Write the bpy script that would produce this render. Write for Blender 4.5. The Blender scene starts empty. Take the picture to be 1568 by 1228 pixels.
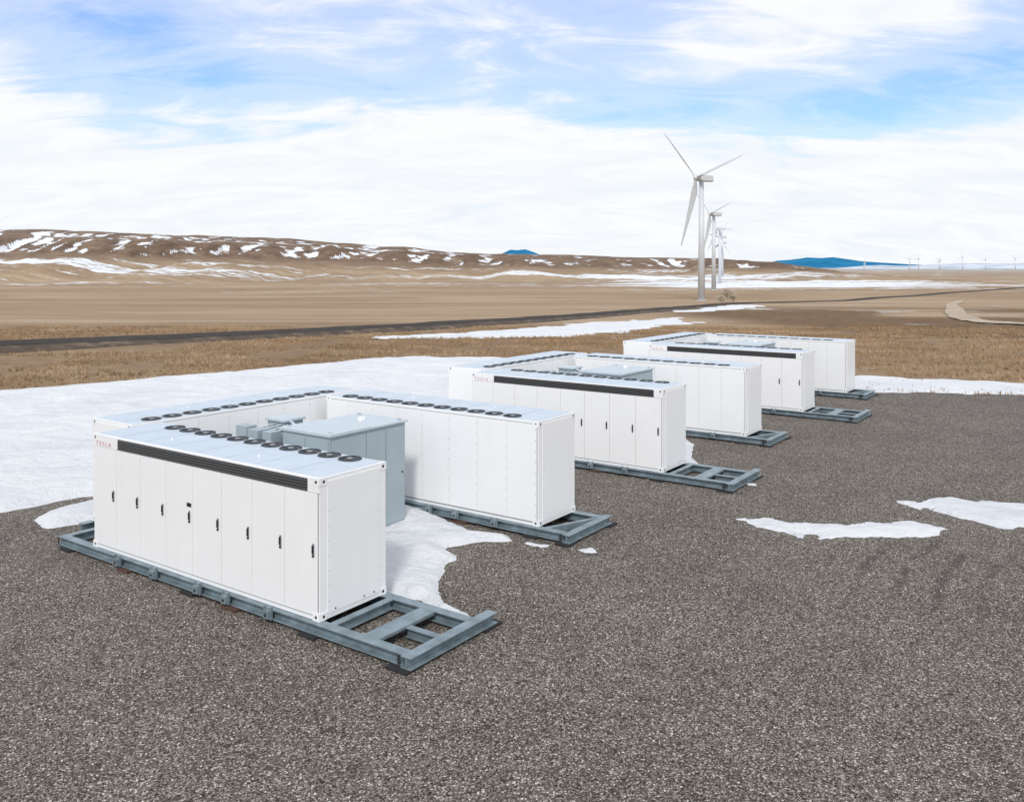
import bpy, math, random
import numpy as np
from mathutils import Vector, Matrix
random.seed(3); rng=np.random.default_rng(5)
scene=bpy.context.scene
col=scene.collection

# ---------------------------------------------------------------- noise
def _hash(ix,iy,s):
    n=(ix.astype(np.int64)*374761393+iy.astype(np.int64)*668265263+s*974634777)&0xffffffff
    n=((n^(n>>13))*1274126177)&0xffffffff
    n=n^(n>>16)
    return (n&0xffff)/65535.0
def vnoise(x,y,s=0):
    x=np.asarray(x,float);y=np.asarray(y,float)
    ix=np.floor(x);iy=np.floor(y);fx=x-ix;fy=y-iy
    fx=fx*fx*(3-2*fx);fy=fy*fy*(3-2*fy)
    a=_hash(ix,iy,s);b=_hash(ix+1,iy,s);c=_hash(ix,iy+1,s);d=_hash(ix+1,iy+1,s)
    return (a*(1-fx)+b*fx)*(1-fy)+(c*(1-fx)+d*fx)*fy
def fbm(x,y,o=4,s=0):
    t=0;a=.5;n=0
    for i in range(o):
        t=t+a*vnoise(x*2**i+13.7*i,y*2**i-7.3*i,s+i);n+=a;a*=.5
    return t/n
def sstep(a,b,x):
    t=np.clip((np.asarray(x,float)-a)/(b-a),0,1);return t*t*(3-2*t)

# ---------------------------------------------------------------- materials
def newmat(name):
    m=bpy.data.materials.new(name);m.use_nodes=True
    return m,m.node_tree,m.node_tree.nodes['Principled BSDF']
def N(nt,t,**k):
    n=nt.nodes.new(t)
    for a,b in k.items(): setattr(n,a,b)
    return n
def ramp(nt,src,stops,interp='LINEAR'):
    r=N(nt,'ShaderNodeValToRGB');r.color_ramp.interpolation=interp
    els=r.color_ramp.elements
    while len(els)<len(stops): els.new(.5)
    for e,(p,c) in zip(els,stops):
        e.position=p; e.color=(c,c,c,1) if not hasattr(c,'__len__') else (*c,1)
    nt.links.new(src,r.inputs[0]);return r
def mix(nt,f,a,b,mode='MIX'):
    m=N(nt,'ShaderNodeMix',data_type='RGBA',blend_type=mode)
    for s,v in ((0,f),(6,a),(7,b)):
        if hasattr(v,'links') or hasattr(v,'is_linked'): nt.links.new(v,m.inputs[s])
        elif s==0: m.inputs[0].default_value=v
        else: m.inputs[s].default_value=(*v,1)
    return m.outputs[2]
def math_(nt,op,a,b=None,c=None):
    m=N(nt,'ShaderNodeMath',operation=op)
    for i,v in enumerate((a,b,c)):
        if v is None: continue
        if hasattr(v,'is_linked'): nt.links.new(v,m.inputs[i])
        else: m.inputs[i].default_value=v
    return m.outputs[0]
def noise(nt,vec,scale,detail=4,rough=.55,dist=0):
    n=N(nt,'ShaderNodeTexNoise');n.inputs['Scale'].default_value=scale;n.inputs['Detail'].default_value=detail
    n.inputs['Roughness'].default_value=rough;n.inputs['Distortion'].default_value=dist
    if vec is not None: nt.links.new(vec,n.inputs['Vector'])
    return n.outputs[0]
def mapping(nt,vec,scale=(1,1,1),rot=(0,0,0),loc=(0,0,0)):
    m=N(nt,'ShaderNodeMapping');m.inputs['Scale'].default_value=scale;m.inputs['Rotation'].default_value=rot;m.inputs['Location'].default_value=loc
    nt.links.new(vec,m.inputs[0]);return m.outputs[0]
def bump(nt,h,bs,strength=.3,dist=.02):
    b=N(nt,'ShaderNodeBump');b.inputs['Strength'].default_value=strength;b.inputs['Distance'].default_value=dist
    nt.links.new(h,b.inputs['Height']);nt.links.new(b.outputs[0],bs.inputs['Normal'])
def pos(nt): return N(nt,'ShaderNodeNewGeometry').outputs['Position']
def objc(nt): return N(nt,'ShaderNodeTexCoord').outputs['Object']

def paint(name,c,rough=.45,metal=0,var=.08,scale=1.5,grime=0):
    m,nt,b=newmat(name);o=objc(nt)
    n=noise(nt,o,scale,5)
    r=ramp(nt,n,[(.3,tuple(x*(1-var) for x in c)),(.7,c)])
    out=r.outputs[0]
    if grime:
        st=noise(nt,mapping(nt,o,(3,3,.35)),2,5)
        sr=ramp(nt,st,[(.5,0.),(.8,grime)])
        out=mix(nt,sr.outputs[0],out,(.42,.40,.37))
    nt.links.new(out,b.inputs['Base Color'])
    b.inputs['Roughness'].default_value=rough;b.inputs['Metallic'].default_value=metal
    n2=noise(nt,o,9,3);bump(nt,n2,b,.03,.01)
    return m
M_white=paint('white_powder_coat',(.87,.875,.885),.38,0,.03,.9,.05)
M_roof=paint('roof_sheet_metal',(.58,.65,.72),.32,.15,.10,1.6,.10)
M_black=paint('black_plastic',(.012,.013,.015),.5)
M_fan=paint('fan_blade_grey',(.03,.034,.04),.45)
M_louv=paint('louvre_grey',(.05,.05,.05),.5)
M_seam=paint('seam_shadow_gap',(.28,.29,.30),.8)
M_bolt=paint('bolt_zinc',(.33,.34,.35),.5,.3)
M_steel=paint('galvanised_steel',(.29,.37,.42),.42,.35,.45,3.5,.18)
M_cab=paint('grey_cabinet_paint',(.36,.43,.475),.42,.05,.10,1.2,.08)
M_cabtop=paint('cabinet_paint_skylit',(.53,.60,.65),.4,.05,.08,1.5,.1)  # cabinet grey made paler: skylight on the tops put into the colour
M_rubber=paint('timber_dunnage',(.022,.022,.024),.8)
M_red=paint('red_lettering',(.62,.20,.17),.5)
M_turb=paint('turbine_white',(.60,.63,.67),.4,0,.05,.05)
M_rust=paint('rusty_plate',(.10,.05,.035),.8,0,.3,6)

# ---------------------------------------------------------------- mesh builder
class MB:
    def __init__(s): s.v=[];s.f=[];s.m=[];s.mats=[]
    def mi(s,m):
        if m not in s.mats: s.mats.append(m)
        return s.mats.index(m)
    def add(s,vs,fs,m):
        o=len(s.v);s.v+=[tuple(p) for p in vs];i=s.mi(m)
        for f in fs: s.f.append(tuple(o+k for k in f));s.m.append(i)
    def box(s,x0,x1,y0,y1,z0,z1,m):
        vs=[(x,y,z) for z in (z0,z1) for y in (y0,y1) for x in (x0,x1)]
        s.add(vs,[(0,2,3,1),(4,5,7,6),(0,1,5,4),(2,6,7,3),(0,4,6,2),(1,3,7,5)],m)
    def cyl(s,c,r,h,m,n=20,axis=2,r2=None,cap=True):
        r2=r if r2 is None else r2
        vs=[]
        for k,(rr,t) in enumerate(((r,0),(r2,h))):
            for i in range(n):
                a=2*math.pi*i/n;p=[rr*math.cos(a),rr*math.sin(a),t]
                if axis==0:p=[p[2],p[0],p[1]]
                if axis==1:p=[p[1],p[2],p[0]]
                vs.append((c[0]+p[0],c[1]+p[1],c[2]+p[2]))
        fs=[(i,(i+1)%n,n+(i+1)%n,n+i) for i in range(n)]
        if cap: fs+=[tuple(range(n-1,-1,-1)),tuple(range(n,2*n))]
        s.add(vs,fs,m)
    def tube(s,c,ro,ri,h,m,n=24):
        vs=[]
        for rr,t in ((ro,0),(ro,h),(ri,h),(ri,0)):
            for i in range(n):
                a=2*math.pi*i/n;vs.append((c[0]+rr*math.cos(a),c[1]+rr*math.sin(a),c[2]+t))
        fs=[]
        for k in range(4):
            k2=(k+1)%4
            for i in range(n): fs.append((k*n+i,k*n+(i+1)%n,k2*n+(i+1)%n,k2*n+i))
        s.add(vs,fs,m)
    def limb(s,a,b,ra,rb,m,n=5):
        a=Vector(a);b=Vector(b);d=(b-a).normalized();q=d.to_track_quat('Z','Y')
        vs=[]
        for p,r in ((a,ra),(b,rb)):
            for i in range(n):
                t=2*math.pi*i/n;vs.append(tuple(p+q@Vector((r*math.cos(t),r*math.sin(t),0))))
        s.add(vs,[(i,(i+1)%n,n+(i+1)%n,n+i) for i in range(n)],m)
    def mesh(s,name,smooth=False):
        me=bpy.data.meshes.new(name);me.from_pydata(s.v,[],s.f)
        for m in s.mats: me.materials.append(m)
        me.polygons.foreach_set('material_index',s.m)
        if smooth: me.polygons.foreach_set('use_smooth',[True]*len(s.f))
        me.update();return me
def obj(name,me,parent=None,mat=None,bevel=0):
    o=bpy.data.objects.new(name,me);col.objects.link(o)
    if parent is not None:o.parent=parent
    if mat is not None:o.matrix_local=mat
    if bevel:
        b=o.modifiers.new('bev','BEVEL');b.width=bevel;b.segments=2;b.limit_method='ANGLE'
    return o
def empty(name,mat):
    e=bpy.data.objects.new(name,None);col.objects.link(e);e.matrix_world=mat;return e

# ---------------------------------------------------------------- site frame
H=6.34
ANG=math.radians(-35.35)
SITE=Matrix.Translation((-3.291,15.09,0))@Matrix.Rotation(ANG,4,'Z')
def site(u,v,z,rot=0): return SITE@Matrix.Translation((u,v,z))@Matrix.Rotation(math.radians(rot),4,'Z')

L,W,HT=7.14,1.62,2.45
bd=MB()
bd.box(0,L,0,W,.0,HT,M_white)
dw=L/8
g=MB()
g.box(.03,L-.03,-.004,0.001,.07,2.2,M_seam)
for i in range(8):
    x0=i*dw+(.045 if i==0 else .005);x1=(i+1)*dw-(.045 if i==7 else .005)
    bd.box(x0,x1,-.020,-.0045,.09,2.19,M_white)
bd.box(.0,.93,-.021,-.0005,2.197,2.449,M_white)
bd.box(.93,L-.29,-.021,-.0005,2.42,2.449,M_white)
bd.box(L-.29,L,-.021,-.0005,2.197,2.449,M_white)
for x in (0,L):
    for y in (0,W):
        for z in (0,HT-.13):
            x0=-.008 if x==0 else L-.16; y0=-.026 if y==0 else W-.16
            bd.box(x0,x0+.168,y0,y0+.168+(.018 if y==0 else .0),z-.003,z+.134,M_white)
            xc=x0+.084
            bd.cyl((xc,y0-.001 if y==0 else W+.0075,z+.065),.028,.002,M_black,10,axis=1)
            bd.cyl((-.0095 if x==0 else L+.0085,y+(.08 if y==0 else -.08),z+.065),.028,.0015,M_black,10,axis=0)
g.box(.03,L-.03,W-.001,W+.004,.07,2.40,M_seam)
for i in range(8):
    x0=i*dw+(.045 if i==0 else .003);x1=(i+1)*dw-(.045 if i==7 else .003)
    bd.box(x0,x1,W+.0045,W+.014,.10,2.385,M_white)
    for k in range(9):
        bd.cyl((x0+.03,W+.0142,.25+k*.25),.011,.004,M_bolt,6,axis=1)
for xs,xe in ((-.010,-.0005),(L+.0005,L+.010)):
    bd.box(xs,xe,.17,W-.17,.08,2.38,M_white)
    for k in range(8):
        z=.3+k*.26
        for y in (.2,W-.2):
            bd.cyl((xs-.003 if xs<0 else xe,y,z),.009,.003,M_bolt,6,axis=0)
for y in (.35,1.05,1.3): bd.cyl((L+.010,y,.13),.018,.004,M_fan,8,axis=0)
me_body=bd.mesh('cabinet_body');me_gap=g.mesh('cabinet_gaps')
r=MB()
r.box(.05,L-.05,.04,W-.04,HT-.02,HT+.014,M_roof)
for i in range(1,8): r.box(i*dw-.012,i*dw+.012,.06,1.08,HT+.012,HT+.022,M_roof)
r.box(.06,L-.06,1.085,1.10,HT+.012,HT+.025,M_roof)
for x in (2.1,4.9): r.cyl((x,.5,HT+.014),.02,.03,M_white,8)
me_roof=r.mesh('roof')
f=MB()
for i in range(11):
    c=(.93+i*.554,1.355)
    f.cyl((c[0],c[1],HT+.0142),.228,.006,M_fan,24)
    f.tube((c[0],c[1],HT+.020),.222,.195,.014,M_fan,24)
    f.cyl((c[0],c[1],HT+.0205),.195,.003,M_black,24)
    f.cyl((c[0],c[1],HT+.024),.06,.012,M_bolt,12)
    for k in range(5):
        a=k*2*math.pi/5+i
        pts=[]
        for rr,da,z in ((.06,-.3,.026),(.18,-.22,.025),(.18,.22,.033),(.06,.3,.030)):
            pts.append((c[0]+rr*math.cos(a+da),c[1]+rr*math.sin(a+da),HT+z))
        f.add(pts,[(0,1,2,3)],M_fan)
    if i<10: f.box(c[0]+.235,c[0]+.32,1.33,1.38,HT+.0145,HT+.03,M_bolt)
me_fan=f.mesh('fans')
lv=MB()
lv.box(.935,L-.295,-.006,-.0005,2.20,2.415,M_black)
for k in range(4):
    z=2.215+k*.05
    vs=[(.94,-.007,z+.030),(L-.30,-.007,z+.030),(L-.30,-.030,z),(.94,-.030,z),(.94,-.030,z+.006),(L-.30,-.030,z+.006),(.94,-.007,z+.036),(L-.30,-.007,z+.036)]
    lv.add(vs,[(0,1,2,3),(3,2,5,4),(4,5,7,6)],M_louv)
me_lou=lv.mesh('louvre_vents')
hd=MB()
for i in range(8):
    x=(i+1)*dw-.10-(.04 if i==7 else 0)
    hd.box(x-.022,x+.022,-.032,-.0205,1.13,1.32,M_bolt)
    hd.box(x-.014,x+.014,-.055,-.0325,1.15,1.29,M_black)
    hd.cyl((x,-.045,1.11),.022,.02,M_black,8,axis=1)
x=4*dw-.12
hd.box(x-.06,x+.07,-.034,-.0205,1.40,1.47,M_black)
me_han=hd.mesh('door_handles')
tc=bpy.data.curves.new('lettering','FONT');tc.body='TESLA';tc.size=.12;tc.space_character=2.0;tc.extrude=.001
tc.materials.append(M_red)

def battery(u,v,rot,z=.25):
    e=empty('battery_storage_cabinet',site(u,v,z,rot))
    obj('body',me_body,e,bevel=.006);obj('panel_gaps',me_gap,e);obj('roof',me_roof,e);obj('roof_fans',me_fan,e)
    obj('louvre_vents',me_lou,e);obj('door_handles',me_han,e)
    t=bpy.data.objects.new('lettering',tc);col.objects.link(t);t.parent=e
    t.matrix_local=Matrix.Translation((.12,-.0265,2.23))@Matrix.Rotation(math.radians(90),4,'X')
    return e

def ibx(b,x0,x1,y0,y1,z0,z1,m=M_steel):
    t=.022;yc=(y0+y1)/2
    b.box(x0,x1,y0,y1,z1-t,z1,m);b.box(x0,x1,y0,y1,z0,z0+t,m);b.box(x0,x1,yc-.012,yc+.012,z0+t,z1-t,m)
def iby(b,y0,y1,x0,x1,z0,z1,m=M_steel):
    t=.022;xc=(x0+x1)/2
    b.box(x0,x1,y0,y1,z1-t,z1,m);b.box(x0,x1,y0,y1,z0,z0+t,m);b.box(xc-.012,xc+.012,y0,y1,z0+t,z1-t,m)
def skid(name,xa,xb,u,v,right_long):
    b=MB();z0,z1=.055,.244
    ibx(b,xa,xb,-.11,.09,z0,z1);ibx(b,xa,xb,W-.12,W+.08,z0,z1)
    iby(b,.094,W-.124,xa+.03,xa+.2,z0+.004,z1-.004)
    n=6
    for i in range(n):
        x=.4+i*(L-.8)/(n-1);iby(b,.094,W-.124,x-.07,x+.07,z0+.004,z1-.004)
    if right_long:
        iby(b,-.16,W+.50,xb+.003,xb+.22,z0-.003,z1+.002)
        b.box(L+.95,L+1.30,.094,W-.124,z1-.06,z1-.003,M_steel)
        b.box(L+.95,L+.97,.094,W-.124,z0,z1-.062,M_steel)
        iby(b,.094,W-.124,L+.15,L+.30,z0+.004,z1-.004)
        ibx(b,L+1.304,xb,.72,.86,z0+.004,z1-.02)
        b.box(xb-.15,xb+.24,W+.12,W+.62,0.0,.05,M_rubber)
        b.box(xb-.25,xb+.20,-.24,.2,0.0,.05,M_rubber)
    else:
        iby(b,-.16,W+.22,xb+.003,xb+.20,z0-.003,z1+.002)
        vs=[(L+.1,.12,z1-.01),(L+.22,.12,z1-.01),(xb,W-.16,z1-.01),(xb-.12,W-.16,z1-.01)]
        vs+=[(p[0],p[1],z0+.03) for p in vs]
        b.add(vs,[(0,1,2,3),(7,6,5,4),(0,4,5,1),(1,5,6,2),(2,6,7,3),(3,7,4,0)],M_steel)
        b.box(xb-.10,xb+.26,W+.02,W+.36,0.0,.05,M_rubber)
        b.box(xb-.15,xb+.22,-.26,.15,0.0,.05,M_rubber)
    for x in (1.15,2.44,3.89,4.75,5.95):
        b.box(x-.07,x+.07,-.20,-.112,.09,.235,M_steel)
        b.box(x-.10,x-.072,-.17,-.112,.07,.30,M_steel);b.box(x+.072,x+.10,-.17,-.112,.07,.30,M_steel)
        b.cyl((x,-.215,.16),.03,.016,M_fan,8,axis=1)
        b.box(x-.13,x-.102,-.14,-.112,.06,.2,M_fan)
    for x in (-.9,1.4,3.6,4.9,7.0):
        b.box(x-.2,x+.2,-.20,.12,0,.05,M_rust if x in(1.4,4.9) else M_rubber);b.box(x-.2,x+.2,W-.15,W+.12,0,.05,M_rubber)
    for x in (xa+.05,xb-.1):
        b.box(x,x+.06,-.125,-.112,z0+.02,z1-.02,M_fan)
    o=obj(name,b.mesh(name),None,None,.004);o.matrix_world=site(u,v,0);return o
def skid_side(u,v):
    b=MB();z0,z1=.055,.244
    ibx(b,-.3,L+.3,-.09,.1,z0,z1);ibx(b,-.3,L+.3,W-.1,W+.09,z0,z1)
    for i in range(6):
        x=.3+i*(L-.6)/5;iby(b,.104,W-.104,x-.07,x+.07,z0+.004,z1-.004)
    for x in (0,2.3,4.6,6.9): b.box(x-.2,x+.2,-.15,W+.15,0,.05,M_rubber)
    o=obj('steel_skid_frame',b.mesh('skid'),None,None,.004);o.matrix_world=site(u,v,0,-90)

def transformer(v):
    e=empty('transformer_enclosure',site(-4.6,3.06+v,0))
    X,Y=1.55,2.44
    b=MB();b.box(0,X,0,Y,.16,2.58,M_cab)
    for a0,a1 in ((.05,1.10),(1.12,1.75),(1.77,2.39)):
        b.box(X+.0005,X+.022,a0,a1,.24,2.50,M_cab)
        b.cyl((X+.022,a1-.08,1.4),.02,.03,M_black,8,axis=0)
        for z in (.5,1.4,2.2): b.box(X+.0225,X+.034,a0+.02,a0+.05,z,z+.1,M_cab)
    for a0,a1 in ((.04,.76),(.79,1.51)): b.box(a0,a1,-.02,-.0005,.24,2.50,M_cab)
    obj('enclosure_body',b.mesh('enclosure_body'),e,bevel=.008)
    t=MB()
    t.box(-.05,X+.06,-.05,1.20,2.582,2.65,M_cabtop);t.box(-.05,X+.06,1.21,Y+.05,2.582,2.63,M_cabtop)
    for p in ((.1,.1),(X-.1,.1),(.1,Y-.1),(X-.1,Y-.1)):
        t.tube((p[0],p[1],2.63),.05,.03,.03,M_cab,10)
    t.box(.8,.9,1.6,1.75,2.632,2.73,M_white)
    obj('enclosure_lid',t.mesh('enclosure_lid'),e,bevel=.006)
    s=MB();s.box(-.1,X+.10,.05,.25,0,.15,M_rubber);s.box(-.1,X+.35,Y-.3,Y-.05,0,.13,M_rubber)
    s.box(-.05,X+.05,.3,Y-.35,.03,.155,M_fan)
    obj('enclosure_base',s.mesh('enclosure_base'),e)
    k=MB()
    k.box(-1.75,-.35,.35,2.1,.2,1.9,M_cab)
    for i in range(9): k.box(-1.72+i*.16,-1.70+i*.16,.12,.349,.4,1.75,M_cab);k.box(-1.72+i*.16,-1.70+i*.16,2.101,2.33,.4,1.75,M_cab)
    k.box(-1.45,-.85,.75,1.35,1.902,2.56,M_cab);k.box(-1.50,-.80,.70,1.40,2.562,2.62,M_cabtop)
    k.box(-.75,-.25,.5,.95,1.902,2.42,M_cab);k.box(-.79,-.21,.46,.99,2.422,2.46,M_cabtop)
    k.box(-.34,-.01,.9,1.6,1.5,2.3,M_cab)
    k.box(-1.2,-.84,-.05,.30,1.7,2.48,M_cab);k.box(-1.7,-1.3,.0,.30,1.7,2.52,M_cab)
    k.box(-.6,-.3,-.1,.2,1.7,2.50,M_cab)
    for i in range(3):
        k.cyl((-1.6,.5+i*.25,1.9),.05,.45,M_cabtop,10)
        for zz in (2.0,2.1,2.2,2.3): k.cyl((-1.6,.5+i*.25,zz),.085,.03,M_cab,10)
    for i in range(4): k.limb((-1.15+i*.22,.1,2.45),(-1.15+i*.22,.75,2.50),.022,.022,M_cabtop,8)
    k.cyl((-1.4,1.7,2.12),.17,1.0,M_cab,16,axis=0);k.box(-1.2,-1.1,1.62,1.78,1.9,2.0,M_cab);k.box(-.7,-.6,1.62,1.78,1.9,2.0,M_cab)
    k.limb((-1.1,1.05,2.6),(-.3,.7,2.5),.035,.035,M_cabtop,8)
    k.limb((-1.4,.8,2.3),(-1.9,.6,2.0),.04,.04,M_cab,8);k.limb((-1.9,.6,2.0),(-1.9,.6,.2),.04,.04,M_cab,8)
    k.box(-1.8,-.3,.3,.45,.0,.2,M_rubber);k.box(-1.8,-.3,1.95,2.1,.0,.2,M_rubber)
    obj('transformer_tank',k.mesh('transformer_tank'),e,bevel=.006)

for gI in range(3):
    V=13.4*gI
    battery(-L,V,0);battery(0,V+6.76+W,180);battery(-9.02,V+8.16,-90)
    skid('steel_skid_frame',-1.36,L+2.0,-L,V,True)
    skid('steel_skid_frame',-1.0,L+.75,-L,V+6.76,False)
    skid_side(-9.02,V+8.16)
    transformer(V)

# ---------------------------------------------------------------- terrain
RX=[-9000,-1800,-1163,-1015,-822,-674,-495,-347,-214,-139,-36,98,172,320,469,540,590,640,760,900,9000]
RZ=[70,95,91,91,82,76,70,58,49,39,35,34,31,28,24,17,5,-8,-14,-14,-14]
def terr(X,Y,full=False):
    X=np.asarray(X,float);Y=np.asarray(Y,float)
    z=-.05-.03*np.clip(Y-70,0,404)-.0035*np.clip(Y-474,0,600)
    z=z+ (fbm(X/90,Y/140,3,11)-.5)*np.clip((Y-120)/500,0,1)*1.6
    z=z+(fbm(X/9,Y/9,3,31)-.5)*.25*sstep(62,75,Y)*(1-sstep(200,400,Y))
    warp=(fbm(X/170,Y/900,4,21)-.5)*560+(fbm(X/45,Y/260,4,25)-.5)*240
    Yw=Y+warp
    rz=np.interp(X*2000/np.maximum(np.where(Y>2000,Y,2000),1),RX,RZ)+14
    rz=rz+(fbm(X/60,Y*0+3,3,41)-.5)*5*sstep(5,20,rz)
    p=.40*sstep(950,1620,Yw)+.40*sstep(1620,1850,Yw)+.20*sstep(1850,2050,Y+warp*.3)
    z=z+rz*p
    z=z+(fbm(X/75,Y/75,5,51)-.5)*16*sstep(.1,.5,p)*(1-sstep(.85,1,p))*sstep(5,40,rz)
    z=np.where(Y<-40,-.05,z)
    if full: return z,p,warp,rz
    return z
th=np.concatenate([np.linspace(-180,-45,60)[:-1],np.linspace(-45,45,720)[:-1],np.linspace(45,180,60)])
rr=np.concatenate([np.geomspace(2,850,150)[:-1],np.arange(850,2300,7.),np.geomspace(2300,16000,40)])
TH,RR=np.meshgrid(np.radians(th),rr);GX=RR*np.sin(TH);GY=RR*np.cos(TH)
GZ,P,WP,RZZ=terr(GX,GY,True)
nr,nc=GX.shape
idx=np.arange(nr*nc).reshape(nr,nc)
F=np.stack([idx[:-1,:-1],idx[:-1,1:],idx[1:,1:],idx[1:,:-1]],-1).reshape(-1,4)
def fastmesh(name,V,F,smooth=True):
    me=bpy.data.meshes.new(name);V=np.asarray(V,np.float32);F=np.asarray(F,np.int32);k=F.shape[1]
    me.vertices.add(len(V));me.vertices.foreach_set('co',V.ravel())
    me.loops.add(F.size);me.loops.foreach_set('vertex_index',F.ravel())
    me.polygons.add(len(F));me.polygons.foreach_set('loop_start',np.arange(0,F.size,k,dtype=np.int32))
    me.polygons.foreach_set('loop_total',np.full(len(F),k,np.int32))
    me.polygons.foreach_set('use_smooth',np.full(len(F),smooth))
    me.update();me.validate();return me
F=F[:,::-1]
V=np.stack([GX,GY,GZ],-1).reshape(-1,3)
me=fastmesh('terrain',V,F)
n1=fbm(GX/110,GY/70,4,61);n2=fbm(GX/420,GY/35,4,71);n3=fbm(GX/30,GY/22,4,81)
dz=(terr(GX+18,GY)+terr(GX-18,GY)+terr(GX,GY+18)+terr(GX,GY-18))/4-GZ
bl=sstep(.30,.55,P)*sstep(8,30,RZZ)
S=bl*(.135+.42*n1+.22*np.clip(dz/1.2,-1,1)+.45*(n3-.5)+.06*(1-sstep(-900,-100,GX)))
pl=sstep(420,700,GY)*(1-bl)
right=sstep(60,200,GX)*(1-sstep(330,600,GX))*sstep(700,850,GY)*(1-sstep(1150,1500,GY))
leftst=(1-sstep(-500,-250,GX))*sstep(800,900,GY)
S=np.maximum(S,pl*(n2*.66+.01+.17*right+.08*leftst))
S=np.maximum(S,(1-sstep(200,480,GY))*sstep(75,110,GY)*(fbm(GX/30,GY/7,4,91)*.66)*sstep(-30,40,GX))
at=me.attributes.new('snow','FLOAT','POINT');at.data.foreach_set('value',S.astype(np.float32).ravel())
Tn=sstep(.35,.6,fbm(GX/120,GY/60,3,101))*.30
Tn=np.maximum(Tn,.55*(1-sstep(80,150,GY))*(.6+.8*fbm(GX/40,GY/12,3,105)))
Tn=np.maximum(Tn,1.0*sstep(24,42,GX)*(1-sstep(190,300,GY))*sstep(56,66,GY)*sstep(.34,.46,fbm(GX/45,GY/25,3,107)))
at=me.attributes.new('tone','FLOAT','POINT');at.data.foreach_set('value',np.clip(Tn,0,1).astype(np.float32).ravel())
Hh=sstep(.2,.5,P)*sstep(8,30,RZZ)
at=me.attributes.new('hill','FLOAT','POINT');at.data.foreach_set('value',np.clip(Hh,0,1).astype(np.float32).ravel())

m,nt,b=newmat('dry_grass_ground');p=pos(nt)
sa=N(nt,'ShaderNodeAttribute',attribute_name='snow').outputs['Fac'];ta=N(nt,'ShaderNodeAttribute',attribute_name='tone').outputs['Fac']
ha=N(nt,'ShaderNodeAttribute',attribute_name='hill').outputs['Fac']
st=noise(nt,mapping(nt,p,(.010,.07,.05)),1,8,.6)
fi=noise(nt,mapping(nt,p,(.6,1.6,1)),1,8,.7)
hn=noise(nt,mapping(nt,p,(.02,.02,.08)),1,8,.7)
md=noise(nt,mapping(nt,p,(.05,.35,.3)),1,8,.72)
c1=ramp(nt,st,[(.30,(.29,.205,.13)),(.5,(.395,.29,.19)),(.68,(.50,.385,.275))]).outputs[0]
c1=mix(nt,ramp(nt,md,[(.56,0.),(.72,.6)]).outputs[0],c1,(.58,.48,.37))
c1=mix(nt,ramp(nt,md,[(.30,.6),(.42,0.)]).outputs[0],c1,(.22,.145,.09))
c2=ramp(nt,fi,[(.3,(.085,.052,.03)),(.5,(.175,.11,.062)),(.72,(.31,.215,.13))]).outputs[0]
c3=ramp(nt,hn,[(.3,(.10,.07,.055)),(.5,(.19,.13,.092)),(.7,(.31,.22,.155))]).outputs[0]
c=mix(nt,ta,c1,c2)
c=mix(nt,ha,c,c3)
c=mix(nt,.30,c,ramp(nt,fi,[(.3,.4),(.7,1.)]).outputs[0],'MULTIPLY')
sn=noise(nt,mapping(nt,p,(.045,.10,.1)),1,9,.72)
ad=math_(nt,'MULTIPLY_ADD',sn,.75,sa)
sm=ramp(nt,ad,[(.835,0.),(.90,1.)]).outputs[0]
c=mix(nt,sm,c,(.74,.77,.82))
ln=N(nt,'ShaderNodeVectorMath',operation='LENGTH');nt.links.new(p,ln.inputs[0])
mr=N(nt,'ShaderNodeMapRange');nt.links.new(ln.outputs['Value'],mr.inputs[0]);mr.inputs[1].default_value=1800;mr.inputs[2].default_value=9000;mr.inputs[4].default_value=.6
c=mix(nt,mr.outputs[0],c,(.50,.57,.66))  # aerial haze painted into the ground colour, growing with distance
nt.links.new(c,b.inputs['Base Color']);b.inputs['Roughness'].default_value=.95;b.inputs['Specular IOR Level'].default_value=.1
bump(nt,fi,b,.5,.15)
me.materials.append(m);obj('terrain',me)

# ---------------------------------------------------------------- polygons helpers
def sdist(px,py,poly):
    poly=np.asarray(poly,float);d=np.full(px.shape,1e9);ins=np.zeros(px.shape,bool)
    n=len(poly)
    for i in range(n):
        a=poly[i];c=poly[(i+1)%n];e=c-a
        t=np.clip(((px-a[0])*e[0]+(py-a[1])*e[1])/(e@e),0,1)
        d=np.minimum(d,np.hypot(px-a[0]-t*e[0],py-a[1]-t*e[1]))
        cr=((a[1]>py)!=(c[1]>py))&(px<(c[0]-a[0])*(py-a[1])/((c[1]-a[1])+1e-12)+a[0]);ins^=cr
    return np.where(ins,d,-d)
m,nt,b=newmat('snow');p=pos(nt)
n=noise(nt,p,1.3,8,.6);n2=noise(nt,p,25,4,.7);n0=noise(nt,p,.25,5,.6)
cc=ramp(nt,n0,[(.3,(.64,.67,.72)),(.55,(.74,.755,.78))]).outputs[0]
dirt=ramp(nt,noise(nt,p,40,3,.8),[(.66,0.),(.72,.45)]).outputs[0]
cc=mix(nt,dirt,cc,(.50,.47,.45))
nt.links.new(cc,b.inputs['Base Color']);b.inputs['Roughness'].default_value=.7
bump(nt,math_(nt,'MULTIPLY_ADD',n2,.10,n),b,1.,.30)
M_snow=m
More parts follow.
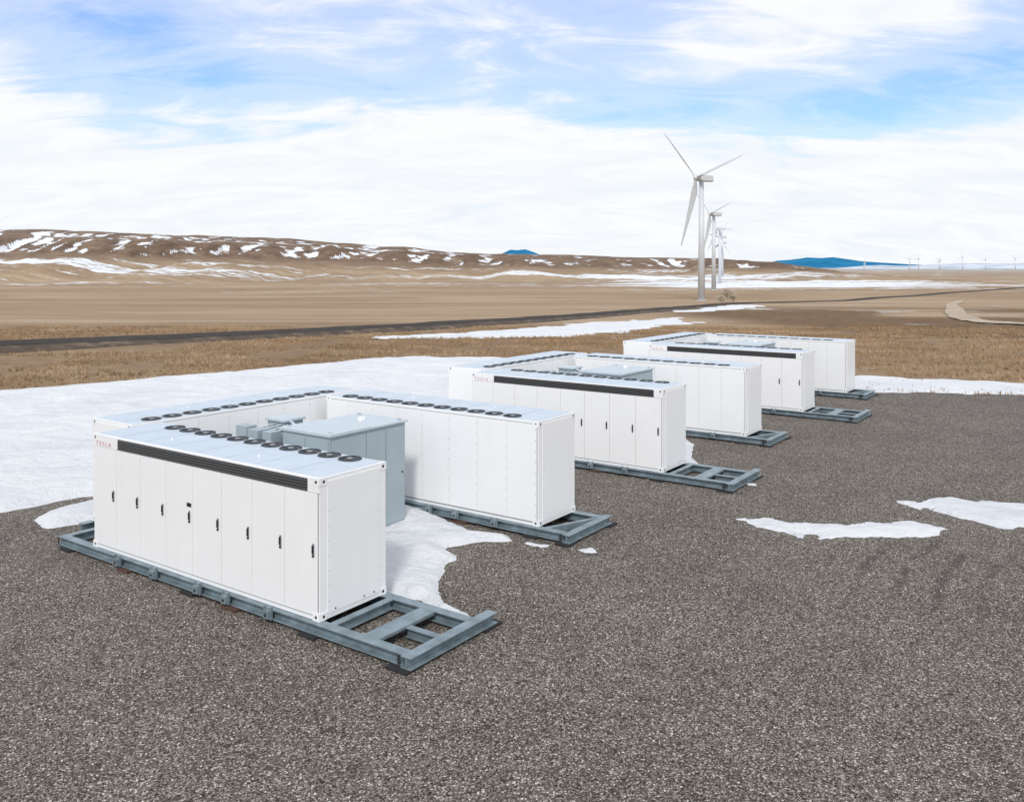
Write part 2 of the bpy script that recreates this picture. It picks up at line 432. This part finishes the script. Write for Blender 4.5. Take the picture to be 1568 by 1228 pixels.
def snow(name,poly,res,h,edge,namp,nscale,onterr=False,seed=0):
    poly=np.asarray(poly,float);x0,y0=poly.min(0)-1;x1,y1=poly.max(0)+1
    xs=np.arange(x0,x1,res);ys=np.arange(y0,y1,res);X,Y=np.meshgrid(xs,ys)
    sd=sdist(X,Y,poly)+(fbm(X/nscale,Y/nscale,5,200+seed)-.5)*2*namp
    z=np.where(sd>0,h*(1-np.exp(-np.clip(sd,0,99)/edge))*(.35+1.3*fbm(X/1.6,Y/1.3,4,230+seed)),sd*.25)-.004
    if h<.1: z=z-.04*fbm(X/.12,Y/.12,2,260)*np.exp(-np.clip(sd,0,9)/.25)
    z=np.maximum(z,-.06)
    if onterr: z=z+terr(X,Y)+.01
    nr,nc=X.shape;idx=np.arange(nr*nc).reshape(nr,nc)
    F=np.stack([idx[:-1,:-1],idx[:-1,1:],idx[1:,1:],idx[1:,:-1]],-1).reshape(-1,4)
    keep=(sd.ravel()[F]>-2.0*res).any(1);F=F[keep]
    u,inv=np.unique(F,return_inverse=True);V=np.stack([X,Y,z],-1).reshape(-1,3)[u]
    me=fastmesh(name,V,inv.reshape(-1,4));me.materials.append(M_snow);return obj(name,me)
SN=[
 ('snow_field',[(-70,17),(-20,21.6),(-13.1,22.7),(-11.9,24.3),(-11.2,24.6),(-9.5,26),(-5,29),(-1,31.5),(2,37),(4,48),(8,58),(-1,61),(-8.8,61),(-17,52.5),(-26,44.5),(-40,33),(-70,24)],.16,.20,.5,.45,2.0,False,1),
 ('snow_drift',[(-2.45,16.9),(-1.77,16.6),(-.85,15.95),(-1.21,16.6),(-1.36,17.4),(-1.5,18.0),(-1.31,18.8),(-1.12,19.3),(-1.42,19.85),(-.8,20.25),(.1,20.3),(-.2,20.75),(-.84,21.1),(-1.5,21.8),(-2.27,22.85),(-2.9,23.5),(-5.5,24),(-8,22.3),(-7.3,20.3),(-4,17.6)],.04,.24,.30,.25,.7,False,2),
 ('snow_patch',[(5.45,27.7),(6.0,28.0),(5.95,29.3),(6.5,31.4),(6.4,32.6),(3,33.5),(0,31),(2,29)],.08,.14,.3,.15,.8,False,3),
 ('snow_patch',[(-11.95,22.0),(-11.9,22.7),(-11.5,23.6),(-10.9,24.3),(-10.3,22.0),(-10.7,21.6),(-11.2,21.3)],.05,.22,.25,.15,.6,False,4),
 ('snow_patch',[(5.65,22.1),(6.8,22.15),(8.2,21.85),(9.9,21.85),(10.7,21.3),(10.4,20.9),(9.0,20.35),(7.2,20.4),(6.1,20.95)],.03,.08,.2,.50,.7,False,5),
 ('snow_patch',[(10.5,23.6),(11.6,24.3),(12.4,23.9),(13.9,23.6),(16,23.2),(16,20.8),(13.2,21.2),(11.9,21.4),(10.9,22.6)],.03,.08,.2,.50,.7,False,6),
 ('snow_patch',[(17.6,44.3),(18.5,50.5),(20,51),(27,47.5),(60,46),(60,43.5),(24.8,43.6),(21,44.2)],.12,.15,.4,.8,1.6,False,7),
 ('snow_patch',[(.3,20.35),(.85,20.05),(.95,19.75),(.6,19.8),(.25,20.1)],.03,.06,.1,.10,.3,False,8),
 ('snow_patch',[(1.4,19.75),(1.8,19.9),(1.95,19.5),(1.5,19.4)],.03,.06,.1,.09,.3,False,9),
 ('snow_patch',[(2.0,20.6),(2.25,20.7),(2.2,20.4)],.03,.05,.1,.05,.3,False,12),
 ('snow_patch',[(6.8,25.8),(7.15,25.7),(7.1,25.4),(6.8,25.5)],.03,.06,.1,.05,.3,False,10),
 ('snow_patch',[(-12,83),(-4.8,97),(6.6,115),(18,134),(28,148),(25,125),(15,99),(6,86),(-4,82)],.3,.15,.8,7,6,True,11),
 ('snow_patch',[(30,190),(52,235),(75,290),(78,275),(60,230),(44,195)],.8,.2,1,7,9,True,13),
]
for nm,poly,res,h,e,na,ns,ot,sd in SN: snow(nm,poly,res,h,e,na,ns,ot,sd)

# ---------------------------------------------------------------- gravel pad
padpoly=[(-90,-60),(90,-60),(90,42.5),(24.8,43.2),(17.7,45),(15,56),(6,60.5),(-9,60.5),(-17,52),(-26,44),(-40,32.5),(-90,20)]
P2=[]
for i in range(len(padpoly)):
    a=np.array(padpoly[i],float);c=np.array(padpoly[(i+1)%len(padpoly)],float);k=max(1,int(np.linalg.norm(c-a)/.4)) if a[1]>0 or c[1]>0 else 1
    for j in range(k):
        q=a+(c-a)*j/k
        if k>1: q=q+(np.array([vnoise(q[0]*.9,q[1]*.9,301),vnoise(q[0]*.9,q[1]*.9,302)])-.5)*1.0
        P2.append((float(q[0]),float(q[1]),0.0))
pb=bpy.data.meshes.new('gravel_pad');pb.from_pydata(P2,[],[tuple(range(len(P2)))]);pb.update()
m,nt,b=newmat('gravel');p=pos(nt)
def vor(scale,feat='F1'):
    v=N(nt,'ShaderNodeTexVoronoi',feature=feat);v.inputs['Scale'].default_value=scale;nt.links.new(p,v.inputs['Vector']);return v
v1=vor(37);v2=vor(70)
def sep(v):
    s=N(nt,'ShaderNodeSeparateColor');nt.links.new(v.outputs['Color'],s.inputs[0]);return s.outputs
s1=sep(v1);s2=sep(v2)
g1=ramp(nt,s1[0],[(0,(.04,.032,.027)),(.30,(.125,.10,.082)),(.6,(.25,.207,.175)),(.85,(.44,.39,.345)),(1,(.82,.78,.72))]).outputs[0]
g2=ramp(nt,s2[1],[(0,(.045,.036,.03)),(.5,(.19,.156,.132)),(.85,(.41,.365,.325)),(1,(.74,.69,.64))]).outputs[0]
c=mix(nt,ramp(nt,s1[1],[(.45,0.),(.55,1.)]).outputs[0],g1,g2)
edge=ramp(nt,v1.outputs['Distance'],[(.35,1.),(.75,.42)]).outputs[0]
c=mix(nt,1.,c,edge,'MULTIPLY')
lg=ramp(nt,noise(nt,p,.35,6,.6),[(.3,.76),(.7,1.02)]).outputs[0]
c=mix(nt,1.,c,lg,'MULTIPLY')
lg2=ramp(nt,noise(nt,mapping(nt,p,(1,1,1),(0,0,.6)),2.2,5,.65),[(.3,.80),(.7,1.02)]).outputs[0]
c=mix(nt,1.,c,lg2,'MULTIPLY')
# curved tyre ruts near the right-hand snow patches
tw=N(nt,'ShaderNodeVectorMath',operation='DISTANCE');nt.links.new(mapping(nt,p,(1,1,0)),tw.inputs[0]);tw.inputs[1].default_value=(17.5,12.0,0)
sw=math_(nt,'SINE',math_(nt,'MULTIPLY',tw.outputs['Value'],8.5))
band=ramp(nt,sw,[(.3,0.),(.95,1.)]).outputs[0]
rg=N(nt,'ShaderNodeVectorMath',operation='DISTANCE');nt.links.new(p,rg.inputs[0]);rg.inputs[1].default_value=(9.3,18.2,0)
mr=N(nt,'ShaderNodeMapRange');nt.links.new(rg.outputs['Value'],mr.inputs[0]);mr.inputs[1].default_value=3.4;mr.inputs[2].default_value=1.4
nn=ramp(nt,noise(nt,p,1.2,4,.6),[(.38,0.),(.55,1.)]).outputs[0]
k3=math_(nt,'MULTIPLY',math_(nt,'MULTIPLY',math_(nt,'MULTIPLY',mr.outputs[0],band),nn),.65)
c=mix(nt,k3,c,(.055,.045,.038))
nt.links.new(c,b.inputs['Base Color']);b.inputs['Roughness'].default_value=.9;b.inputs['Specular IOR Level'].default_value=.2
iv=ramp(nt,v1.outputs['Distance'],[(.0,1.),(.8,0.)]).outputs[0]
bump(nt,iv,b,.6,.02)
pb.materials.append(m);obj('gravel_pad',pb)
# loose stones lying on the pad
n=34000
sy=8.5+rng.random(n)**1.3*22;sxx=rng.uniform(-1,1,n)*(sy*.64+1)
px_=sxx+3.291;py_=sy-15.09
uu=.8156*px_-.5786*py_;vv=.5786*px_+.8156*py_
kk=~((uu>-9.3)&(uu<2.4)&(((vv>-.35)&(vv<2.3))|((vv>6.4)&(vv<8.9))))
kk&=(sdist(sxx,sy,SN[1][1])<-.1)&(sdist(sxx,sy,SN[0][1])<-.3)&(sdist(sxx,sy,SN[4][1])<.1)&(sdist(sxx,sy,SN[5][1])<.1)
sxx=sxx[kk];sy=sy[kk];n=len(sy)
oc=np.array([(1,0,0),(.3,.95,0),(-.8,.6,0),(-.8,-.6,0),(.3,-.95,0),(.15,.1,1)],float)
fc=np.array([(0,1,5),(1,2,5),(2,3,5),(3,4,5),(4,0,5)])
sz=rng.uniform(.006,.018,n);an=rng.uniform(0,6.28,n);fl=rng.uniform(.5,1.,n)
ps=oc[None]*rng.uniform(.7,1.3,(n,6,1))*sz[:,None,None]
xx=ps[:,:,0]*np.cos(an)[:,None]-ps[:,:,1]*np.sin(an)[:,None];yy=ps[:,:,0]*np.sin(an)[:,None]+ps[:,:,1]*np.cos(an)[:,None]
V=np.stack([xx+sxx[:,None],yy+sy[:,None],ps[:,:,2]*fl[:,None]+.0005],-1).reshape(-1,3)
F=(fc[None]+np.arange(n)[:,None,None]*6).reshape(-1,3)
me=fastmesh('loose_gravel',V,F,False)
m,nt,b=newmat('loose_stone')
ri=N(nt,'ShaderNodeNewGeometry').outputs['Random Per Island']
nt.links.new(ramp(nt,ri,[(0,(.05,.042,.035)),(.35,(.16,.13,.11)),(.75,(.34,.295,.26)),(1,(.66,.62,.57))]).outputs[0],b.inputs['Base Color']);b.inputs['Roughness'].default_value=.85
me.materials.append(m);obj('loose_gravel',me)

# ---------------------------------------------------------------- road
rp=np.array([(-150,-20),(-80,38),(-39.7,68),(-19.5,93),(8.35,146),(54,254),(110,370),(220,520),(494,830),(1000,1300)],float)
def catmull(P,n=24):
    out=[]
    for i in range(1,len(P)-2):
        for t in np.linspace(0,1,n,endpoint=False):
            p0,p1,p2,p3=P[i-1:i+3]
            out.append(.5*((2*p1)+(-p0+p2)*t+(2*p0-5*p1+4*p2-p3)*t*t+(-p0+3*p1-3*p2+p3)*t**3))
    return np.array(out)
rc=catmull(rp,40);tg=np.gradient(rc,axis=0);tg/=np.linalg.norm(tg,axis=1)[:,None];nm=np.stack([tg[:,1],-tg[:,0]],-1)
def strip(name,offs,zs,mat):
    V=[];zc=terr(rc[:,0],rc[:,1])
    for o,zz in zip(offs,zs):
        q=rc+nm*o;V.append(np.stack([q[:,0],q[:,1],(zc if zz>.0 else np.minimum(zc,terr(q[:,0],q[:,1])))+zz],-1))
    V=np.stack(V,1);n,k=V.shape[:2];idx=np.arange(n*k).reshape(n,k)
    F=np.stack([idx[:-1,:-1],idx[1:,:-1],idx[1:,1:],idx[:-1,1:]],-1).reshape(-1,4)[:,::-1]
    me=fastmesh(name,V.reshape(-1,3),F);me.materials.append(mat);return me
m,nt,b=newmat('asphalt');p=pos(nt)
nt.links.new(ramp(nt,noise(nt,p,.6,8,.7),[(.3,(.032,.027,.025)),(.7,(.075,.064,.057))]).outputs[0],b.inputs['Base Color']);b.inputs['Roughness'].default_value=.95;b.inputs['Specular IOR Level'].default_value=.1
M_asph=m
m,nt,b=newmat('road_shoulder_soil');p=pos(nt)
nt.links.new(ramp(nt,noise(nt,p,.5,8,.7),[(.3,(.032,.024,.019)),(.55,(.09,.063,.044)),(.72,(.26,.195,.13))]).outputs[0],b.inputs['Base Color']);b.inputs['Roughness'].default_value=.95
M_shoul=m
re=empty('country_road',Matrix())
obj('embankment',strip('embankment',[-4.4,-3.1,3.1,4.6],[-.1,.45,.45,-.1],M_shoul),re)
obj('roadway',strip('roadway',[-2.7,0,2.7],[.47,.51,.47],M_asph),re)

# ---------------------------------------------------------------- farm track: two wheel paths, one sheet
m,nt,b=newmat('pale_track_soil');p=pos(nt)
nt.links.new(ramp(nt,noise(nt,mapping(nt,p,(.3,.3,.3)),1,7,.7),[(.35,(.30,.215,.14)),(.6,(.48,.40,.31)),(.72,(.72,.72,.74))]).outputs[0],b.inputs['Base Color']);b.inputs['Roughness'].default_value=.95
M_track=m
def track(name,pts,w,mat):
    rcx=catmull(np.array(pts,float),30);t=np.gradient(rcx,axis=0);t/=np.linalg.norm(t,axis=1)[:,None];n_=np.stack([t[:,1],-t[:,0]],-1)
    V=[]
    s=np.concatenate([[0],np.cumsum(np.linalg.norm(np.diff(rcx,axis=0),axis=1))])
    for oi,o in enumerate(np.linspace(-w,w,5)):
        oo=o*(1+.5*(fbm(s/9,s*0,2,7+oi//3)-.5))
        q=rcx+n_*oo[:,None];V.append(np.stack([q[:,0],q[:,1],terr(q[:,0],q[:,1])+.15],-1))
    V=np.stack(V,1);n,k=V.shape[:2];idx=np.arange(n*k).reshape(n,k)
    F=np.stack([idx[:-1,:-1],idx[1:,:-1],idx[1:,1:],idx[:-1,1:]],-1).reshape(-1,4)[:,::-1]
    me=fastmesh(name,V.reshape(-1,3),F);me.materials.append(mat);obj(name,me)
track('dirt_track',[(330,640),(240,470),(165,330),(118,235),(86,170),(70,132),(70,112),(84,100),(110,92),(150,86)],2.0,M_track)

# ---------------------------------------------------------------- dry grass tufts
n=60000
gx=rng.uniform(-60,60,n);gy=rng.uniform(41,110,n)
vis=(np.abs(gx)<gy*.62+2)
sp=sdist(gx,gy,padpoly);dr=np.min(np.hypot(gx[:,None]-rc[None,::4,0],gy[:,None]-rc[None,::4,1]),1)
dens=fbm(gx/4,gy/4,3,401)
k=vis&(sp<.2)&(dr>5.0)&(dens>.38)&(sdist(gx,gy,SN[11][1])<.5);gx=gx[k];gy=gy[k];n=len(gx)
gz=terr(gx,gy)
V=[];hs=rng.uniform(.10,.30,n)*(.5+dens[k])
for j in range(4):
    a=rng.uniform(0,6.28,n);w=rng.uniform(.02,.05,n);ln=rng.uniform(-.15,.15,n);ox=rng.uniform(-.12,.12,n);oy=rng.uniform(-.12,.12,n)
    A=np.stack([gx+ox-w*np.cos(a),gy+oy-w*np.sin(a),gz-.02],-1);B=np.stack([gx+ox+w*np.cos(a),gy+oy+w*np.sin(a),gz-.02],-1)
    C=np.stack([gx+ox+ln,gy+oy+ln*np.sin(a),gz+hs*rng.uniform(.6,1.1,n)],-1)
    V.append(np.stack([A,B,C],1))
V=np.concatenate(V).reshape(-1,3);F=np.arange(len(V)).reshape(-1,3)
me=fastmesh('dry_grass',V,F,False)
m,nt,b=newmat('dry_grass_blades');p=pos(nt)
nt.links.new(ramp(nt,noise(nt,mapping(nt,p,(.12,.5,.5)),1,7,.7),[(.32,(.17,.105,.055)),(.5,(.35,.235,.135)),(.7,(.58,.44,.30))]).outputs[0],b.inputs['Base Color']);b.inputs['Roughness'].default_value=.9
me.materials.append(m);obj('dry_grass',me)

# ---------------------------------------------------------------- wind turbines
def blade(mb,R,ang,hub,hx,ax):
    up=Vector((0,0,1));d=(up*math.cos(ang)+hx*math.sin(ang));side=d.cross(ax).normalized()
    st=[(0.02,.9,.9,90),(.06,.9,.8,60),(.2,1.65,.36,18),(.4,1.3,.25,10),(.7,.8,.14,5),(.92,.45,.07,2),(1,.08,.02,0)]
    rings=[];nn=10
    for t,ch,tk,tw in st:
        tw=math.radians(tw+30);c=side*math.cos(tw)+ax*math.sin(tw);q=d.cross(c)
        base=hub+d*(R*t)+ax*(t*t*1.0);ring=[]
        for i in range(nn):
            a=2*math.pi*i/nn;ring.append(base+c*(ch*(math.cos(a)-.35*(t>.1)))+q*(tk*math.sin(a)))
        rings.append(ring)
    vs=[p for r_ in rings for p in r_];fs=[]
    for k in range(len(rings)-1):
        for i in range(nn): fs.append((k*nn+i,k*nn+(i+1)%nn,(k+1)*nn+(i+1)%nn,(k+1)*nn+i))
    fs.append(tuple(range((len(rings)-1)*nn,len(rings)*nn)))
    mb.add(vs,fs,M_turb)
def turbine(x,y,hubz,R,a0,yaw=45,sc=1):
    zb=float(terr(x,y));e=empty('wind_turbine',Matrix.Translation((x,y,zb)))
    hh=hubz-zb
    t=MB();t.cyl((0,0,-2),1.95*sc,hh+.4,M_turb,28,r2=1.2*sc);t.cyl((0,0,-1),2.5*sc,1.2,M_turb,24);obj('tower',t.mesh('tower',True),e)
    ya=math.radians(yaw);ax=Vector((-math.sin(ya),-math.cos(ya),0));hx=Vector((math.cos(ya),-math.sin(ya),0))
    nb=MB();vs=[]
    prof=[(-7.6,1.2,1.0,-.1),(-7.2,1.6,1.8,0),(-1,1.75,2.0,0),(1.8,1.6,1.8,0),(2.5,1.2,1.2,0)]
    for (s_,w,hz,oz) in prof:
        for a_,b_ in ((-1,-.7),(-.7,-1),(.7,-1),(1,-.7),(1,.7),(.7,1),(-.7,1),(-1,.7)):
            vs.append(Vector((0,0,hh+oz*sc))+ax*(s_*sc)+hx*(w*a_*sc)+Vector((0,0,hz*b_*sc)))
    fs=[(k*8+i,k*8+(i+1)%8,(k+1)*8+(i+1)%8,(k+1)*8+i) for k in range(4) for i in range(8)]+[tuple(range(7,-1,-1)),tuple(range(32,40))]
    nb.add(vs,fs,M_turb)
    nb.box(-.3*sc,.3*sc,-.3*sc,.3*sc,hh+1.85*sc,hh+2.6*sc,M_turb)
    obj('nacelle',nb.mesh('nacelle'),e)
    hub=Vector((0,0,hh))+ax*3.7*sc
    hb=MB();vs=[];nn=14
    for s_,r_ in ((2.52,1.15),(3.0,1.5),(4.2,1.45),(5.0,1.0),(5.4,.3)):
        for i in range(nn):
            a=2*math.pi*i/nn;vs.append(Vector((0,0,hh))+ax*(s_*sc)+hx*(r_*sc*math.cos(a))+Vector((0,0,r_*sc*math.sin(a))))
    fs=[(k*nn+i,k*nn+(i+1)%nn,(k+1)*nn+(i+1)%nn,(k+1)*nn+i) for k in range(4) for i in range(nn)]+[tuple(range(4*nn,5*nn))]
    hb.add(vs,fs,M_turb);obj('hub',hb.mesh('hub',True),e)
    bb=MB()
    for k in range(3): blade(bb,R,math.radians(a0+120*k),hub,hx,ax)
    obj('blades',bb.mesh('blades',True),e)
turbine(102,474,6.34+47.5,38,-43,60)
turbine(168.7,736,6.34+43.7,32,75,66)
turbine(247,1046,6.34+45,32,-25,66)
turbine(315,1319,6.34+44,32,40,66)
turbine(383,1600,6.34+43,32,5,66)
for x,y,h,a in ((2300,4980,50,20),(2380,4900,40,70),(2560,5000,62,-10),(2100,4650,45,50),(2690,5000,45,10),(2830,4950,50,80),(1980,4950,35,30),(2480,5100,40,0)):
    turbine(x,y,h,32,a,40,1.3)

# ---------------------------------------------------------------- distant mountains
def mountain(name,pts,y,depth,mat,amp=14):
    V=[];F=[]
    xs=np.linspace(pts[0][0],pts[-1][0],90);zs=np.interp(xs,[p[0] for p in pts],[p[1] for p in pts])
    zs=zs+(fbm(xs/180,xs*0,4,501)-.5)*amp*sstep(0,40,zs+20)
    for x,z in zip(xs,zs):
        V+=[(x,y,-30),(x,y+depth*.3,z*.75-3),(x,y+depth*.5,z),(x,y+depth,-30)]
    for i in range(89):
        for k in range(3): F.append((i*4+k,(i+1)*4+k,(i+1)*4+k+1,i*4+k+1))
    me=bpy.data.meshes.new(name);me.from_pydata(V,[],F);me.materials.append(mat);me.update();obj(name,me)
m,nt,b=newmat('mountain_haze_blue');p=pos(nt)
nt.links.new(ramp(nt,noise(nt,mapping(nt,p,(.003,.003,.02)),1,6,.7),[(.3,(.012,.12,.26)),(.7,(.04,.23,.41))]).outputs[0],b.inputs['Base Color']);b.inputs['Roughness'].default_value=1;b.inputs['Specular IOR Level'].default_value=0  # blue of the distant haze painted as base colour
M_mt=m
mountain('distant_mountain',[(2800,-20),(2900,25),(3080,75),(3250,78),(3430,110),(3600,104),(3750,114),(3900,84),(4100,60),(4500,36),(4900,-5)],9000,2500,M_mt)
mountain('distant_mountain',[(-200,110),(-80,162),(-20,190),(60,184),(150,194),(220,172),(380,110)],9000,1500,M_mt,9)
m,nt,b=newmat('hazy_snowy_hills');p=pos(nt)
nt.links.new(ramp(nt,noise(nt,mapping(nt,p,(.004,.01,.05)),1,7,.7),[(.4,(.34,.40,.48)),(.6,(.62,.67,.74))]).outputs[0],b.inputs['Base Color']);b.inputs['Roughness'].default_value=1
mountain('hazy_hills',[(2750,-20),(3100,14),(3500,12),(3900,34),(4300,28),(4800,42),(5600,30)],7000,1500,m)

# ---------------------------------------------------------------- bare trees near the turbine
M_bark=paint('bark',(.36,.28,.21),.9,0,.4,2)
M_leaf=paint('withered_leaves',(.66,.57,.45),.9,0,.4,2)
def shrub(x,y,h,rad):
    t=MB();z=float(terr(x,y))
    def grow(p,d,l,r,lev):
        q=p+d*l;t.limb(p,q,r,r*.65,M_bark)
        if lev>=3:
            for _ in range(12):
                c=q+Vector([random.gauss(0,.5) for _ in range(3)]);s=random.uniform(.15,.38)
                a=Vector([random.gauss(0,1) for _ in range(3)]).normalized()*s;b_=Vector([random.gauss(0,1) for _ in range(3)]).normalized()*s
                t.add([c,c+a,c+b_],[(0,1,2)],M_leaf)
            return
        for _ in range(4 if lev else 8):
            dd=(d+Vector((random.gauss(0,.7),random.gauss(0,.7),random.gauss(0.,.4)))).normalized();grow(q,dd,l*.75,r*.6,lev+1)
    grow(Vector((0,0,-.2)),Vector((.1,0,1)).normalized(),h*.26,.2,0)
    o=obj('withered_tree',t.mesh('withered_tree'));o.location=(x,y,z)
shrub(97,398,9.0,7)
shrub(101,402,5,4)
shrub(94,396,4,4)

# ---------------------------------------------------------------- world sky
w=bpy.data.worlds.new('World');scene.world=w;w.use_nodes=True;nt=w.node_tree;nt.nodes.clear()
EL=42;AZ=184
sky=N(nt,'ShaderNodeTexSky',sky_type='NISHITA');sky.sun_disc=False;sky.sun_elevation=math.radians(EL);sky.sun_rotation=math.radians(AZ)
sky.air_density=1.0;sky.dust_density=.6;sky.ozone_density=2.0
tcn=N(nt,'ShaderNodeTexCoord').outputs['Generated']
sx=N(nt,'ShaderNodeSeparateXYZ');nt.links.new(tcn,sx.inputs[0])
zm=math_(nt,'MAXIMUM',math_(nt,'ADD',sx.outputs[2],.26),.1)
cx=N(nt,'ShaderNodeCombineXYZ');nt.links.new(math_(nt,'DIVIDE',sx.outputs[0],zm),cx.inputs[0]);nt.links.new(math_(nt,'DIVIDE',sx.outputs[1],zm),cx.inputs[1])
cv=mapping(nt,cx.outputs[0],(1.,1.0,1),(0,0,.35),(3.1,.7,0))
n1=noise(nt,cv,1.5,10,.54,.3)
n2=noise(nt,mapping(nt,cx.outputs[0],(1.3,3.0,1),(0,0,-.5)),2.0,14,.64,.8)
base=math_(nt,'MULTIPLY_ADD',n2,.62,math_(nt,'SUBTRACT',n1,.085))
def opening(dirv,sx_,sz_,amt,prev,roll=0):
    d=Vector(dirv).normalized()
    mp=mapping(nt,tcn,(1,1,1),(0,roll,0))
    dd=Matrix.Rotation(roll,3,'Y')@d
    mp=mapping(nt,mp,(1/sx_,1/.9,1/sz_))
    ds=N(nt,'ShaderNodeVectorMath',operation='DISTANCE');nt.links.new(mp,ds.inputs[0]);ds.inputs[1].default_value=(dd.x/sx_,dd.y/.9,dd.z/sz_)
    mr=N(nt,'ShaderNodeMapRange');mr.interpolation_type='SMOOTHSTEP';nt.links.new(ds.outputs['Value'],mr.inputs[0]);mr.inputs[1].default_value=1;mr.inputs[2].default_value=0;mr.inputs[3].default_value=0;mr.inputs[4].default_value=amt
    return math_(nt,'SUBTRACT',prev,mr.outputs[0])
base=opening((.03,1,.205),.27,.10,.27,base,-.05)
base=opening((.42,1,.185),.40,.055,.28,base,.0)
base=opening((.55,1,.25),.25,.06,.20,base,.1)
base=opening((-.45,1,.27),.30,.07,.20,base,-.15)
base=opening((-.1,1,.31),.40,.05,.12,base)
hz=N(nt,'ShaderNodeMapRange');nt.links.new(sx.outputs[2],hz.inputs[0]);hz.inputs[1].default_value=.19;hz.inputs[2].default_value=0.03;hz.inputs[3].default_value=0.0;hz.inputs[4].default_value=.30
av2=math_(nt,'ADD',base,hz.outputs[0])
cm=ramp(nt,av2,[(.30,.16),(.55,.50),(.78,1.)],'EASE').outputs[0]
tint=mix(nt,1.,sky.outputs[0],(.92,1.32,1.9),'MULTIPLY')
cl=N(nt,'ShaderNodeMix',data_type='RGBA');nt.links.new(ramp(nt,n2,[(.32,0.),(.6,1.)]).outputs[0],cl.inputs[0]);cl.inputs[6].default_value=(8.5,9.05,9.7,1);cl.inputs[7].default_value=(9.8,9.9,10,1)
sc_=mix(nt,cm,tint,cl.outputs[2])
bg=N(nt,'ShaderNodeBackground');bg.inputs['Strength'].default_value=.1;nt.links.new(sc_,bg.inputs[0])
ow=N(nt,'ShaderNodeOutputWorld');nt.links.new(bg.outputs[0],ow.inputs[0])

sl=bpy.data.lights.new('sun','SUN');sl.energy=2.1;sl.angle=math.radians(7);sl.color=(1,.96,.90)
so=bpy.data.objects.new('sun',sl);col.objects.link(so)
sd=Vector((math.sin(math.radians(AZ))*math.cos(math.radians(EL)),math.cos(math.radians(AZ))*math.cos(math.radians(EL)),math.sin(math.radians(EL))))
so.rotation_euler=sd.to_track_quat('Z','Y').to_euler();so.location=(0,0,60)

# ---------------------------------------------------------------- camera
cam=bpy.data.cameras.new('camera');cam.sensor_width=36;cam.lens=36*1348/1568;cam.shift_y=-(614-408)/1568
cam.clip_start=.1;cam.clip_end=40000
co=bpy.data.objects.new('camera',cam);col.objects.link(co);co.location=(0,0,H);co.rotation_euler=(math.radians(90),0,0)
scene.camera=co
scene.view_settings.view_transform='Standard';scene.view_settings.look='None';scene.view_settings.exposure=0
